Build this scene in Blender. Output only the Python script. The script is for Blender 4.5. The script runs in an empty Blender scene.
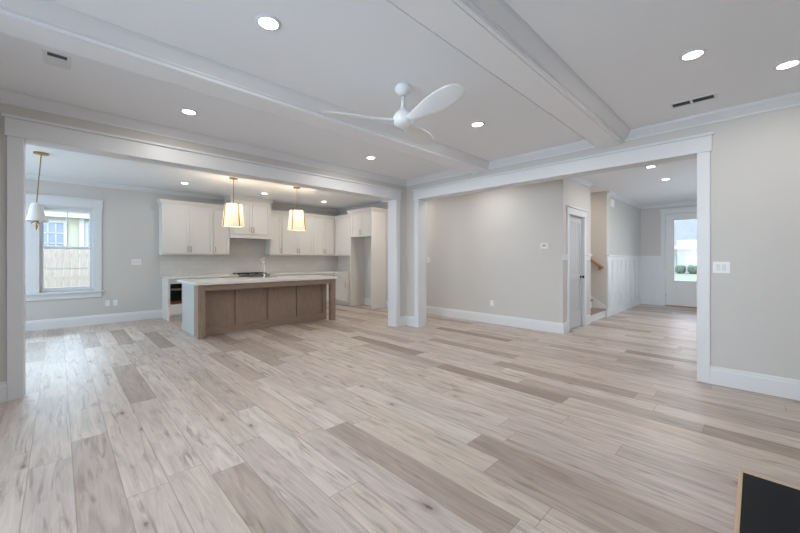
import bpy, bmesh, math, random
from mathutils import Vector, Matrix
random.seed(7)
S = bpy.context.scene
COL = S.collection
PI = math.pi

# ------------------------------------------------------------------ camera, world, light, exposure
CEIL = 2.915
cam = bpy.data.objects.new('camera', bpy.data.cameras.new('camera'))
COL.objects.link(cam)
cam.data.sensor_width = 36.0
cam.data.lens = 349.0 / 800.0 * 36.0
cam.data.shift_y = -8.0 / 800.0
cam.data.clip_start = 0.05
cam.data.clip_end = 300
cam.location = (0, 0, 1.35)
cam.rotation_euler = (math.radians(90), 0, math.radians(45.6))
S.camera = cam
S.view_settings.view_transform = 'Standard'
S.view_settings.look = 'None'
S.view_settings.gamma = 1.0
S.view_settings.use_curve_mapping = False
S.view_settings.exposure = 0.16
S.cycles.use_denoising = True
S.cycles.max_bounces = 10
S.cycles.diffuse_bounces = 6
S.cycles.transparent_max_bounces = 12
S.cycles.sample_clamp_indirect = 6.0

w = bpy.data.worlds.new('world'); S.world = w
w.use_nodes = True
wn = w.node_tree.nodes; wl = w.node_tree.links
wn.clear()
wo = wn.new('ShaderNodeOutputWorld'); wb = wn.new('ShaderNodeBackground')
wr = wn.new('ShaderNodeValToRGB'); wt = wn.new('ShaderNodeTexCoord'); ws = wn.new('ShaderNodeSeparateXYZ')
wr.color_ramp.elements[0].position = 0.0; wr.color_ramp.elements[0].color = (0.92, 0.95, 1.0, 1)
wr.color_ramp.elements[1].position = 0.6; wr.color_ramp.elements[1].color = (0.62, 0.76, 1.0, 1)
wl.new(wt.outputs['Generated'], ws.inputs[0]); wl.new(ws.outputs['Z'], wr.inputs[0])
wl.new(wr.outputs[0], wb.inputs['Color']); wb.inputs['Strength'].default_value = 4.5
wl.new(wb.outputs[0], wo.inputs['Surface'])

def area(name, loc, rot, sx, sy, power, color, portal=False, spread=180):
    l = bpy.data.lights.new(name, 'AREA'); l.shape = 'RECTANGLE'; l.size = sx; l.size_y = sy
    l.energy = power; l.color = color
    l.spread = math.radians(spread)
    if portal: l.cycles.is_portal = True
    o = bpy.data.objects.new(name, l); COL.objects.link(o); o.location = loc; o.rotation_euler = rot
    return o
R90 = math.radians(90)
# added area lights standing in for unseen windows behind the camera and at room ends
area('rear_daylight_fill', (-1.7, -2.16, 1.45), (R90 * .84, 0, 0), 3.4, 2.1, 70, (0.70, 0.85, 1.0), spread=100)
area('rear_upward_fill', (-.5, -2.2, 1.45), (R90 * 1.6, 0, 0), 4.2, 2.1, 38, (0.62, 0.81, 1.0), spread=120)  # extra upward fill, added to cool and brighten the ceiling
area('dining_window_daylight', (-7.4, -2.16, 1.5), (R90 * .75, 0, 0), 3.2, 2.0, 100, (0.64, 0.83, 1.0))
area('hall_daylight_fill', (0.55, 9.4, 1.5), (R90, 0, R90), 3.0, 1.7, 32, (0.72, 0.86, 1.0))  # added fill for the hall, no window built here
# unseen lamp added outside the kitchen window to lay bluish light on the floor
area('kitchen_floor_sky_fill', (-13.0, -.33, 4.5), (0, -R90 * .74, 0), 2.2, 3.4, 900, (0.62, 0.82, 1.0))
# daylight through the two windows in view
area('kitchen_window_portal', (-9.62, -0.33, 1.53), (R90, 0, -R90), 1.6, 1.7, 1, (1, 1, 1), True)
area('front_door_portal', (-1.35, 12.66, 1.55), (R90, 0, PI), 0.8, 1.8, 1, (1, 1, 1), True)

# ------------------------------------------------------------------ helpers
def lin(c):
    return tuple(((v / 255.0) / 12.92 if v / 255.0 <= 0.04045 else ((v / 255.0 + 0.055) / 1.055) ** 2.4) for v in c)

class MB:
    """collects shapes in world coordinates; build() links them as one mesh object"""
    def __init__(self, M=None):
        self.bm = bmesh.new(); self.M = M
    def _v(self, p):
        p = Vector(p)
        return self.bm.verts.new(self.M @ p if self.M else p)
    def box(self, x0, x1, y0, y1, z0, z1):
        v = [self._v((x, y, z)) for z in (z0, z1) for (x, y) in ((x0, y0), (x1, y0), (x1, y1), (x0, y1))]
        for f in ((3, 2, 1, 0), (4, 5, 6, 7), (0, 1, 5, 4), (1, 2, 6, 5), (2, 3, 7, 6), (3, 0, 4, 7)):
            self.bm.faces.new([v[i] for i in f])
        return self
    def loft(self, rings, cap=True):
        vs = [[self._v(p) for p in r] for r in rings]
        n = len(vs[0])
        for a, b in zip(vs[:-1], vs[1:]):
            for i in range(n):
                self.bm.faces.new((a[i], a[(i + 1) % n], b[(i + 1) % n], b[i]))
        if cap:
            self.bm.faces.new(vs[0][::-1]); self.bm.faces.new(vs[-1])
        return self
    def prism(self, poly, axis, a, b):
        def P(u, v, t):
            return {'x': (t, u, v), 'y': (u, t, v), 'z': (u, v, t)}[axis]
        return self.loft([[P(u, v, a) for u, v in poly], [P(u, v, b) for u, v in poly]])
    def lathe(self, cx, cy, prof, n=24, cap=False):
        rings = []
        for r, z in prof:
            rings.append([(cx + max(r, 1e-4) * math.cos(2 * PI * i / n), cy + max(r, 1e-4) * math.sin(2 * PI * i / n), z) for i in range(n)])
        return self.loft(rings, cap)
    def tube(self, pts, r, n=10, radii=None):
        pts = [Vector(p) for p in pts]; rings = []
        ref = None
        for i, p in enumerate(pts):
            t = (pts[min(i + 1, len(pts) - 1)] - pts[max(i - 1, 0)]).normalized()
            if ref is None:
                ref = Vector((0, 0, 1)) if abs(t.z) < .9 else Vector((1, 0, 0))
            a = t.cross(ref).normalized(); b = t.cross(a).normalized(); ref = -(t.cross(a)).normalized() if False else ref
            rr = radii[i] if radii else r
            rings.append([tuple(p + a * rr * math.cos(2 * PI * k / n) + b * rr * math.sin(2 * PI * k / n)) for k in range(n)])
        return self.loft(rings, True)
    def sweep(self, path, prof, closed=False, side=1):
        """profile (distance from wall, z) along a plan path; distance grows to the left of the path (side=1)"""
        P = [Vector((p[0], p[1])) for p in path]; n = len(P); rings = []
        for i in range(n):
            d0 = (P[i] - P[i - 1]).normalized() if (i > 0 or closed) else None
            d1 = (P[(i + 1) % n] - P[i]).normalized() if (i < n - 1 or closed) else None
            if d0 is None: d0 = d1
            if d1 is None: d1 = d0
            n0 = Vector((-d0.y, d0.x)) * side; n1 = Vector((-d1.y, d1.x)) * side
            m = (n0 + n1); m = m / max(m.dot(n0), 1e-3)
            rings.append([(P[i].x + m.x * d, P[i].y + m.y * d, z) for d, z in prof])
        if closed: rings.append(rings[0])
        return self.loft(rings, not closed)
    def build(self, name, mat, parent=None, bevel=0.0, smooth=False, seg=2, sub=0):
        bmesh.ops.remove_doubles(self.bm, verts=self.bm.verts, dist=1e-6) if smooth else None
        bmesh.ops.recalc_face_normals(self.bm, faces=self.bm.faces)
        off = Vector((0, 0, 0)); p = parent
        while p is not None:
            off += p.location; p = p.parent
        bmesh.ops.translate(self.bm, verts=self.bm.verts, vec=-off)
        me = bpy.data.meshes.new(name); self.bm.to_mesh(me); self.bm.free()
        if smooth:
            for q in me.polygons: q.use_smooth = True
        me.materials.append(mat)
        o = bpy.data.objects.new(name, me); COL.objects.link(o)
        if parent is not None: o.parent = parent
        if bevel:
            b = o.modifiers.new('bevel', 'BEVEL'); b.width = bevel; b.segments = seg; b.limit_method = 'ANGLE'
        if sub:
            s = o.modifiers.new('sub', 'SUBSURF'); s.levels = sub; s.render_levels = sub
        return o

def thing(name, loc, label, cat, group=None):
    o = bpy.data.objects.new(name, None); COL.objects.link(o); o.location = loc
    o.empty_display_size = 0.1
    return tag(o, label, cat, group)
def tag(o, label, cat, group=None, kind=None):
    o['label'] = label; o['category'] = cat
    if group: o['group'] = group
    if kind: o['kind'] = kind
    return o
def struct(o, label=None):
    o['kind'] = 'structure'
    if label: o['label'] = label
    return o
def sempty(name, loc):
    o = bpy.data.objects.new(name, None); COL.objects.link(o); o.location = loc; o['kind'] = 'structure'
    o.empty_display_size = 0.1
    return o
def copy_tree(o, delta, parent=None):
    c = o.copy(); COL.objects.link(c); c.parent = parent
    if parent is None: c.location = o.location + Vector(delta)
    for ch in list(o.children): copy_tree(ch, delta, c)
    return c

# ------------------------------------------------------------------ materials
def new_mat(name):
    m = bpy.data.materials.new(name); m.use_nodes = True
    nt = m.node_tree; b = nt.nodes['Principled BSDF']
    return m, nt, b
def paint(name, rgb, rough=0.5, bump=0.0, scale=200.0, metal=0.0, vary=0.0, vscale=6.0, spec=0.5):
    m, nt, b = new_mat(name); c = lin(rgb)
    b.inputs['Base Color'].default_value = (*c, 1); b.inputs['Roughness'].default_value = rough
    b.inputs['Metallic'].default_value = metal; b.inputs['Specular IOR Level'].default_value = spec
    tc = nt.nodes.new('ShaderNodeTexCoord')
    if vary:
        n = nt.nodes.new('ShaderNodeTexNoise'); n.inputs['Scale'].default_value = vscale; n.inputs['Detail'].default_value = 4
        r = nt.nodes.new('ShaderNodeValToRGB')
        r.color_ramp.elements[0].color = (*[v * (1 - vary) for v in c], 1); r.color_ramp.elements[1].color = (*[min(1, v * (1 + vary)) for v in c], 1)
        r.color_ramp.elements[0].position = .3; r.color_ramp.elements[1].position = .7
        nt.links.new(tc.outputs['Object'], n.inputs['Vector']); nt.links.new(n.outputs['Fac'], r.inputs[0]); nt.links.new(r.outputs[0], b.inputs['Base Color'])
    if bump:
        n2 = nt.nodes.new('ShaderNodeTexNoise'); n2.inputs['Scale'].default_value = scale; n2.inputs['Detail'].default_value = 3
        bp = nt.nodes.new('ShaderNodeBump'); bp.inputs['Strength'].default_value = bump; bp.inputs['Distance'].default_value = 0.002
        nt.links.new(tc.outputs['Object'], n2.inputs['Vector']); nt.links.new(n2.outputs['Fac'], bp.inputs['Height']); nt.links.new(bp.outputs[0], b.inputs['Normal'])
    return m
def emit(name, rgb, strength):
    m, nt, b = new_mat(name); c = lin(rgb)
    b.inputs['Base Color'].default_value = (*c, 1)
    b.inputs['Emission Color'].default_value = (*c, 1); b.inputs['Emission Strength'].default_value = strength
    return m
def wood(name, c0, c1, axis=0, rough=0.45, scale=3.0):
    m, nt, b = new_mat(name)
    tc = nt.nodes.new('ShaderNodeTexCoord'); mp = nt.nodes.new('ShaderNodeMapping')
    sc = [22.0, 22.0, 22.0]; sc[axis] = 1.6
    mp.inputs['Scale'].default_value = sc
    n = nt.nodes.new('ShaderNodeTexNoise'); n.inputs['Scale'].default_value = scale; n.inputs['Detail'].default_value = 6; n.inputs['Roughness'].default_value = .6
    r = nt.nodes.new('ShaderNodeValToRGB'); r.color_ramp.elements[0].color = (*lin(c0), 1); r.color_ramp.elements[1].color = (*lin(c1), 1)
    r.color_ramp.elements[0].position = .3; r.color_ramp.elements[1].position = .72
    nt.links.new(tc.outputs['Object'], mp.inputs[0]); nt.links.new(mp.outputs[0], n.inputs['Vector']); nt.links.new(n.outputs['Fac'], r.inputs[0]); nt.links.new(r.outputs[0], b.inputs['Base Color'])
    b.inputs['Roughness'].default_value = rough
    return m
def glass(name, tint=(1, 1, 1), refl=0.08):
    m = bpy.data.materials.new(name); m.use_nodes = True; nt = m.node_tree; nt.nodes.clear()
    o = nt.nodes.new('ShaderNodeOutputMaterial'); t = nt.nodes.new('ShaderNodeBsdfTransparent'); g = nt.nodes.new('ShaderNodeBsdfGlossy'); x = nt.nodes.new('ShaderNodeMixShader')
    f = nt.nodes.new('ShaderNodeFresnel'); f.inputs['IOR'].default_value = 1.45
    t.inputs['Color'].default_value = (*tint, 1); g.inputs['Roughness'].default_value = 0.02
    nt.links.new(f.outputs[0], x.inputs[0]); nt.links.new(t.outputs[0], x.inputs[1]); nt.links.new(g.outputs[0], x.inputs[2]); nt.links.new(x.outputs[0], o.inputs['Surface'])
    return m
def tile_mat(name, rgb, grout, bw, bh):
    m, nt, b = new_mat(name)
    tc = nt.nodes.new('ShaderNodeTexCoord'); sp = nt.nodes.new('ShaderNodeSeparateXYZ'); ad = nt.nodes.new('ShaderNodeMath'); ad.operation = 'ADD'; cb = nt.nodes.new('ShaderNodeCombineXYZ')
    br = nt.nodes.new('ShaderNodeTexBrick')
    br.inputs['Color1'].default_value = (*lin(rgb), 1); br.inputs['Color2'].default_value = (*lin([v - 7 for v in rgb]), 1); br.inputs['Mortar'].default_value = (*lin(grout), 1)
    br.inputs['Scale'].default_value = 1.0; br.inputs['Brick Width'].default_value = bw; br.inputs['Row Height'].default_value = bh; br.inputs['Mortar Size'].default_value = .003
    nt.links.new(tc.outputs['Object'], sp.inputs[0]); nt.links.new(sp.outputs['X'], ad.inputs[0]); nt.links.new(sp.outputs['Y'], ad.inputs[1]); nt.links.new(ad.outputs[0], cb.inputs[0]); nt.links.new(sp.outputs['Z'], cb.inputs[1])
    nt.links.new(cb.outputs[0], br.inputs['Vector']); nt.links.new(br.outputs['Color'], b.inputs['Base Color']); b.inputs['Roughness'].default_value = .25
    return m
def floor_mat():
    m, nt, b = new_mat('oak_planks'); N = nt.nodes; Lk = nt.links
    def math_(op, a, bb=None, c=None):
        n = N.new('ShaderNodeMath'); n.operation = op
        for i, v in enumerate((a, bb, c)):
            if v is None: continue
            if isinstance(v, (int, float)): n.inputs[i].default_value = v
            else: Lk.new(v, n.inputs[i])
        return n.outputs[0]
    tc = N.new('ShaderNodeTexCoord'); sp = N.new('ShaderNodeSeparateXYZ'); Lk.new(tc.outputs['Object'], sp.inputs[0])
    W, LEN = 0.205, 1.52
    yy = math_('DIVIDE', math_('ADD', sp.outputs['Y'], -0.068 + 20 * W), W)
    row = math_('FLOOR', yy); fy = math_('SUBTRACT', yy, row)
    wn1 = N.new('ShaderNodeTexWhiteNoise'); wn1.noise_dimensions = '1D'; Lk.new(row, wn1.inputs['W'])
    xx = math_('ADD', math_('DIVIDE', math_('ADD', sp.outputs['X'], 40.0), LEN), wn1.outputs['Value'])
    col = math_('FLOOR', xx); fx = math_('SUBTRACT', xx, col)
    cb = N.new('ShaderNodeCombineXYZ'); Lk.new(row, cb.inputs[0]); Lk.new(col, cb.inputs[1])
    wn2 = N.new('ShaderNodeTexWhiteNoise'); wn2.noise_dimensions = '3D'; Lk.new(cb.outputs[0], wn2.inputs['Vector'])
    # plank tone
    r = N.new('ShaderNodeValToRGB'); r.color_ramp.interpolation = 'LINEAR'
    cs = [(0.0, (152, 135, 123)), (0.13, (174, 158, 146)), (0.38, (195, 181, 173)), (0.6, (199, 184, 170)), (0.78, (201, 188, 178)), (1.0, (207, 195, 185))]
    r.color_ramp.elements[0].position = cs[0][0]; r.color_ramp.elements[0].color = (*lin(cs[0][1]), 1)
    r.color_ramp.elements[1].position = cs[-1][0]; r.color_ramp.elements[1].color = (*lin(cs[-1][1]), 1)
    for p, c in cs[1:-1]:
        e = r.color_ramp.elements.new(p); e.color = (*lin(c), 1)
    Lk.new(wn2.outputs['Value'], r.inputs[0])
    # grain coordinates: shifted for each plank
    sh = math_('MULTIPLY', wn2.outputs['Value'], 37.0)
    gc = N.new('ShaderNodeCombineXYZ'); Lk.new(math_('ADD', sp.outputs['X'], sh), gc.inputs[0]); Lk.new(sp.outputs['Y'], gc.inputs[1]); Lk.new(sh, gc.inputs[2])
    def noise(sx, sy, scale, det, dist=0.0, rough=.55):
        mp = N.new('ShaderNodeMapping'); mp.inputs['Scale'].default_value = (sx, sy, 1); Lk.new(gc.outputs[0], mp.inputs[0])
        n = N.new('ShaderNodeTexNoise'); n.inputs['Scale'].default_value = scale; n.inputs['Detail'].default_value = det; n.inputs['Distortion'].default_value = dist; n.inputs['Roughness'].default_value = rough
        Lk.new(mp.outputs[0], n.inputs['Vector']); return n.outputs['Fac']
    def ramp(v, a, bb, ca, cbb):
        q = N.new('ShaderNodeValToRGB'); q.color_ramp.elements[0].position = a; q.color_ramp.elements[1].position = bb
        q.color_ramp.elements[0].color = (ca, ca, ca, 1); q.color_ramp.elements[1].color = (cbb, cbb, cbb, 1); Lk.new(v, q.inputs[0]); return q.outputs[0]
    def mix(kind, fac, a, bb):
        q = N.new('ShaderNodeMix'); q.data_type = 'RGBA'; q.blend_type = kind
        if isinstance(fac, (int, float)): q.inputs[0].default_value = fac
        else: Lk.new(fac, q.inputs[0])
        for i, v in ((6, a), (7, bb)):
            if isinstance(v, tuple): q.inputs[i].default_value = (*v, 1)
            else: Lk.new(v, q.inputs[i])
        return q.outputs[2]
    c = r.outputs[0]
    c = mix('MULTIPLY', 1.0, c, ramp(noise(.9, 9, 2.2, 5, 1.0), .30, .66, .76, 1.06))        # broad cloudy grain
    c = mix('MULTIPLY', 1.0, c, ramp(noise(2.0, 60, 2.6, 4, .3), .3, .7, .93, 1.03))          # fine grain
    c = mix('MIX', math_('MULTIPLY', ramp(noise(1.1, 11, 1.5, 5, 1.6), .55, .70, 0, 1), .60), c, lin((120, 100, 87)))  # dark mineral streaks
    mpk = N.new('ShaderNodeMapping'); mpk.inputs['Scale'].default_value = (1.2, 2.6, 1); Lk.new(gc.outputs[0], mpk.inputs[0])
    nd = N.new('ShaderNodeTexNoise'); nd.inputs['Scale'].default_value = 14; nd.inputs['Detail'].default_value = 3; Lk.new(gc.outputs[0], nd.inputs['Vector'])
    mv = N.new('ShaderNodeMix'); mv.data_type = 'VECTOR'; mv.inputs[0].default_value = .08; Lk.new(mpk.outputs[0], mv.inputs[4]); Lk.new(nd.outputs['Color'], mv.inputs[5])
    vk = N.new('ShaderNodeTexVoronoi'); vk.inputs['Scale'].default_value = 2.0; Lk.new(mv.outputs[1], vk.inputs['Vector'])
    sc = N.new('ShaderNodeSeparateColor'); Lk.new(vk.outputs['Color'], sc.inputs[0])
    has = math_('GREATER_THAN', sc.outputs[0], .35)
    rings = math_('ADD', math_('MULTIPLY', math_('SINE', math_('MULTIPLY', vk.outputs['Distance'], 150.0)), .25), .75)
    c = mix('MIX', math_('MULTIPLY', math_('MULTIPLY', math_('MULTIPLY', ramp(vk.outputs['Distance'], .06, .24, 1, 0), .5), has), rings), c, lin((128, 106, 90)))   # ring round the knots
    c = mix('MIX', math_('MULTIPLY', math_('MULTIPLY', ramp(vk.outputs['Distance'], .025, .085, 1, 0), .85), has), c, lin((88, 68, 56)))     # knots
    # joints
    ey = math_('MULTIPLY', math_('MINIMUM', fy, math_('SUBTRACT', 1.0, fy)), W)
    ex = math_('MULTIPLY', math_('MINIMUM', fx, math_('SUBTRACT', 1.0, fx)), LEN)
    e = math_('MINIMUM', ey, ex)
    j = ramp(e, .0008, .0028, 1, 0)
    c = mix('MIX', math_('MULTIPLY', j, .6), c, lin((105, 88, 76)))
    Lk.new(c, b.inputs['Base Color'])
    b.inputs['Roughness'].default_value = .40
    b.inputs['Specular IOR Level'].default_value = .42
    bp = N.new('ShaderNodeBump'); bp.inputs['Strength'].default_value = .25; bp.inputs['Distance'].default_value = .002; Lk.new(math_('SUBTRACT', 1.0, j), bp.inputs['Height']); Lk.new(bp.outputs[0], b.inputs['Normal'])
    return m

WALL = paint('wall_paint', (206, 203, 199), .6, .04, 250)
TRIM = paint('trim_paint', (224, 225, 227), .38)
CEILP = paint('ceiling_paint', (238, 240, 243), .7, .05, 200)
BEAM = paint('beam_paint', (240, 241, 243), .45)
FLOOR = floor_mat()
CAB = paint('cabinet_paint', (226, 222, 217), .35)
CABIN = paint('cabinet_inner', (225, 218, 208), .5)
ISL = wood('island_stain', (138, 118, 104), (164, 142, 126), 2, .42)
ISLH = wood('island_stain_rail', (138, 118, 104), (164, 142, 126), 1, .42)
ENDP = paint('island_end_panel', (196, 198, 198), .3)
QUARTZ = paint('quartz', (238, 236, 232), .15, vary=.012, vscale=3)
TILE = tile_mat('backsplash_tile', (224, 221, 216), (212, 209, 203), .30, .10)
BRASS = paint('brushed_brass', (178, 146, 88), .3, metal=1.0)
CHROME = paint('brushed_nickel', (225, 223, 220), .22, metal=1.0)
BLACK = paint('black_metal', (22, 22, 24), .35)
BGLASS = paint('black_glass', (10, 12, 18), .08)
STEEL = paint('stainless', (170, 172, 175), .28, metal=1.0)
COPPER_REFL = paint('painted_copper_reflection', (176, 130, 90), .3, metal=1.0)  # colour of the reflection painted on the microwave
PLASTIC = paint('white_plastic', (240, 240, 238), .35)
ROCK = paint('rocker_plastic', (222, 222, 221), .3)
LCD = paint('grey_screen', (150, 160, 160), .2)
HEARTH = paint('black_granite', (15, 18, 24), .5, .25, 90, vary=.5, vscale=160, spec=.12)
OAKTRIM = wood('light_oak', (190, 158, 128), (210, 180, 150), 1, .4)
RAILW = wood('handrail_oak', (150, 104, 62), (178, 128, 80), 0, .35)
TREADW = wood('tread_oak', (128, 106, 88), (156, 132, 112), 1, .4)
DOORG = paint('door_grey_paint', (196, 198, 202), .4)
FDOOR = paint('front_door_paint', (226, 224, 222), .38)
GLASS = glass('window_glass')
FAN = paint('fan_white', (236, 238, 238), .4)
DARK = paint('vent_dark', (70, 72, 74), .7)
GRILL = paint('vent_grille', (185, 188, 190), .5)
DISC = emit('downlight_diffuser', (255, 250, 242), 14)

# ------------------------------------------------------------------ room shell
T = 0.2
KX, KY, HX, FY = -9.45, 6.45, -2.42, 12.42     # kitchen back wall, kitchen/hall side wall, hall left wall, front wall
LX, RY = -4.965, 5.045                          # living room walls with the two wide openings
RX, BY = 1.25, -2.3                             # fireplace side wall, rear wall
LO = (-0.237, 4.738, 2.51)                      # left opening y0, y1, top
RO = (-4.62, -0.459, 2.51)                      # right opening x0, x1, top
J = .02
struct(MB().box(KX - T, RX + T, BY - T, FY + T, -.12, 0).build('floor', FLOOR))
struct(MB().box(KX - T, RX + T, BY - T, FY + T, CEIL, CEIL + .15).build('ceiling', CEILP))
struct(MB().box(LX - T, LX, BY, LO[0] - J, 0, CEIL).box(LX - T, LX, LO[1] + J, RY + T, 0, CEIL)
       .box(LX - T, LX, LO[0] - J, LO[1] + J, LO[2] + J, CEIL).build('wall_left', WALL))
struct(MB().box(LX, RO[0] - J, RY, RY + T, 0, CEIL).box(RO[1] + J, RX, RY, RY + T, 0, CEIL)
       .box(RO[0] - J, RO[1] + J, RY, RY + T, RO[2] + J, CEIL).build('wall_right', WALL))
struct(MB().box(KX - T, RX + T, BY - T, BY, 0, CEIL).build('wall_rear', WALL))
struct(MB().box(RX, RX + T, BY, FY, 0, CEIL).build('wall_fireplace', WALL))
# kitchen back wall with the twin window opening
WY0, WY1, WZ0, WZ1 = -1.20, .53, .70, 2.37
struct(MB().box(KX - T, KX, BY, WY0, 0, CEIL).box(KX - T, KX, WY1, KY + T, 0, CEIL)
       .box(KX - T, KX, WY0, WY1, 0, WZ0).box(KX - T, KX, WY0, WY1, WZ1, CEIL).build('wall_kitchen', WALL))
struct(MB().box(KX, HX, KY, KY + T, 0, CEIL).build('wall_back', WALL))
# hall left wall: closet door opening, stair opening, wainscot stretch
DY0, DY1, DZ = 6.72, 7.52, 2.17
SY0, SY1 = 7.90, 9.06
struct(MB().box(HX - .12, HX, KY + T, DY0 - J, 0, CEIL).box(HX - .12, HX, DY0 - J, DY1 + J, DZ + J, CEIL).box(HX - .12, HX, DY1 + J, SY0, 0, CEIL)
       .box(HX - .12, HX, SY1 + .12, FY, 0, CEIL).build('wall_hall', WALL))
struct(MB().box(-7.0, HX, SY1, SY1 + .12, 0, CEIL).build('wall_stair', WALL))
struct(MB().box(-7.0, HX - .12, SY0 - .12, SY0, 0, CEIL).build('wall_stairwell', WALL))
struct(MB().box(-7.1, -7.0, SY0 - .12, SY1 + .12, 0, CEIL).build('wall_landing', WALL))
# front wall with the entrance door opening
FX0, FX1, FZ = -1.825, -.86, 2.62
struct(MB().box(KX, FX0 - J, FY, FY + T, 0, CEIL).box(FX1 + J, RX, FY, FY + T, 0, CEIL).box(FX0 - J, FX1 + J, FY, FY + T, FZ + J, CEIL).build('wall_front', WALL))

# beams and crown mouldings
def crown_prof(top, h=.105, d=.095):
    return [(0, top - h), (.014, top - h), (.016, top - h + .016), (.03, top - h + .03), (d * .55, top - h * .52), (d * .8, top - .03), (d - .012, top - .016), (d - .008, top - .001), (0, top - .001)]
B1 = (-3.365, -3.09); B2 = (-1.447, -1.155); BZ = 2.785
for i, (a, b) in enumerate((B1, B2)):
    struct(MB().box(a, b, BY, RY, BZ + .014, CEIL).box(a, a + .007, BY, RY, BZ, BZ + .014).box(a + .016, b - .032, BY, RY, BZ, BZ + .014).box(b - .026, b, BY, RY, BZ, BZ + .014)
           .build('trim_%d' % (1 + i), BEAM), 'white boxed ceiling beam')
for i, (a, b) in enumerate(((LX, B1[0]), (B1[1], B2[0]), (B2[1], RX))):
    struct(MB().sweep([(a, BY), (b, BY), (b, RY), (a, RY)], crown_prof(CEIL), True).build('trim_%d' % (3 + i), TRIM), 'white crown moulding')
# kitchen crown, hall crown
struct(MB().sweep([(LX - T, BY), (LX - T, RY + T), (RX, RY + T)], crown_prof(CEIL, .09, .08), False)
       .sweep([(KX, KY), (KX, BY), (LX - T, BY)], crown_prof(CEIL, .09, .08), False)
       .sweep([(HX, SY0), (HX, KY), (KX, KY)], crown_prof(CEIL, .09, .08), False)
       .sweep([(RX, FY), (HX, FY), (HX, SY1)], crown_prof(CEIL, .09, .08), False).build('trim_6', TRIM), 'white crown moulding')

# cased openings
def casing(name, plane, axis, a, b, top, depth, sgn_front, cap_ext=.03, both=True, leg=.11, hd=.17):
    """opening in wall running along axis; plane = front face coordinate; wall goes to plane - depth*sgn"""
    m = MB()
    def bx(u0, u1, d0, d1, z0, z1):
        p0, p1 = sorted((plane + sgn_front * d0, plane + sgn_front * d1))
        if axis == 'y': m.box(p0, p1, u0, u1, z0, z1)
        else: m.box(u0, u1, p0, p1, z0, z1)
    faces = [(0, .02, 1)] + ([(-depth - .02, -depth, -1)] if both else [])
    for d0, d1, s in faces:
        bx(a - leg, a, d0, d1, 0, top); bx(b, b + leg, d0, d1, 0, top)
        h0, h1 = (d0, d1 + .006) if s > 0 else (d0 - .006, d1)
        bx(a - leg - .014, b + leg + .014, h0, h1, top, top + hd)
        c0, c1 = (d0, d1 + .028) if s > 0 else (d0 - .028, d1)
        bx(a - leg - cap_ext, b + leg + cap_ext, c0, c1, top + hd, top + hd + .027)
    bx(a - J, a, -depth, 0, 0, top); bx(b, b + J, -depth, 0, 0, top); bx(a - J, b + J, -depth, 0, top, top + J)
    return m
struct(casing('', LX, 'y', LO[0], LO[1], LO[2], T, 1).build('trim_7', TRIM, bevel=.003), 'white casing of the kitchen opening')
struct(casing('', RY, 'x', RO[0], RO[1], RO[2], T, -1).build('trim_8', TRIM, bevel=.003), 'white casing of the hall opening')
struct(casing('', HX, 'y', DY0, DY1, DZ, .12, 1, leg=.10, hd=.12, both=False).build('trim_9', TRIM, bevel=.003), 'white casing of the closet door')
struct(casing('', FY, 'x', FX0, FX1, FZ, T, -1, leg=.10, hd=.12, both=False).build('trim_10', TRIM, bevel=.003), 'white casing of the entrance door')
# end of hall wall at the stair opening
struct(MB().box(HX - .125, HX + .006, SY0 - .03, SY0 + .006, 0, CEIL - .09).build('trim_11', TRIM), 'white corner trim of the stair opening')

# baseboards
BB = [(0, 0), (.018, 0), (.018, .150), (.013, .165), (.013, .178), (.007, .192), (0, .192)]
def base(name, *paths):
    m = MB()
    for p, s in paths: m.sweep(p, BB, False, s)
    return struct(m.build(name, TRIM))
base('baseboard_left', ([(LX, LO[0] - .11), (LX, BY)], 1), ([(LX, RY), (LX, LO[1] + .11)], 1))
base('baseboard_right', ([(RX, RY), (RO[1] + .11, RY)], 1), ([(RO[0] - .11, RY), (LX, RY)], 1))
base('baseboard_rear', ([(LX, BY), (RX, BY), (RX, RY)], 1))
base('baseboard_kitchen', ([(KX, 1.685), (KX, BY), (LX - T, BY), (LX - T, LO[0] - .13)], 1))
base('baseboard_back', ([(HX, DY0 - .10), (HX, KY), (-7.14, KY)], 1), ([(-7.19, KY), (-8.08, KY)], 1))
base('baseboard_hall', ([(HX, SY0 - .03), (HX, DY1 + .10)], 1), ([(FX0 - .10, FY), (HX, FY), (HX, SY1)], 1))

# wainscot: panel sheet, battens, chair rail
m = MB(); RZ = 1.40
m.box(HX, HX + .008, SY1, FY, .19, RZ); m.box(HX, FX0 - .10, FY - .008, FY, .19, RZ)
m.box(HX, HX + .02, SY1, FY, RZ - .10, RZ); m.box(HX, HX + .045, SY1, FY, RZ, RZ + .03)
m.box(HX, FX0 - .10, FY - .02, FY, RZ - .10, RZ); m.box(HX, FX0 - .10, FY - .045, FY, RZ, RZ + .03)
y = SY1
while y < FY - .05:
    m.box(HX, HX + .03, y, y + .065, .19, RZ - .10); y += .40
x = HX + .30
m.box(x, x + .06, FY - .03, FY, .19, RZ - .10)
m.box(HX, HX + .02, KY, DY0 - .10, RZ - .08, RZ); m.box(HX, HX + .045, KY, DY0 - .10, RZ, RZ + .03)
m.box(HX, HX + .02, DY1 + .10, SY0 - .03, RZ - .08, RZ); m.box(HX, HX + .045, DY1 + .10, SY0, RZ, RZ + .03)
struct(m.build('trim_12', TRIM, bevel=.003), 'white board and batten wainscot with chair rail')

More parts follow.
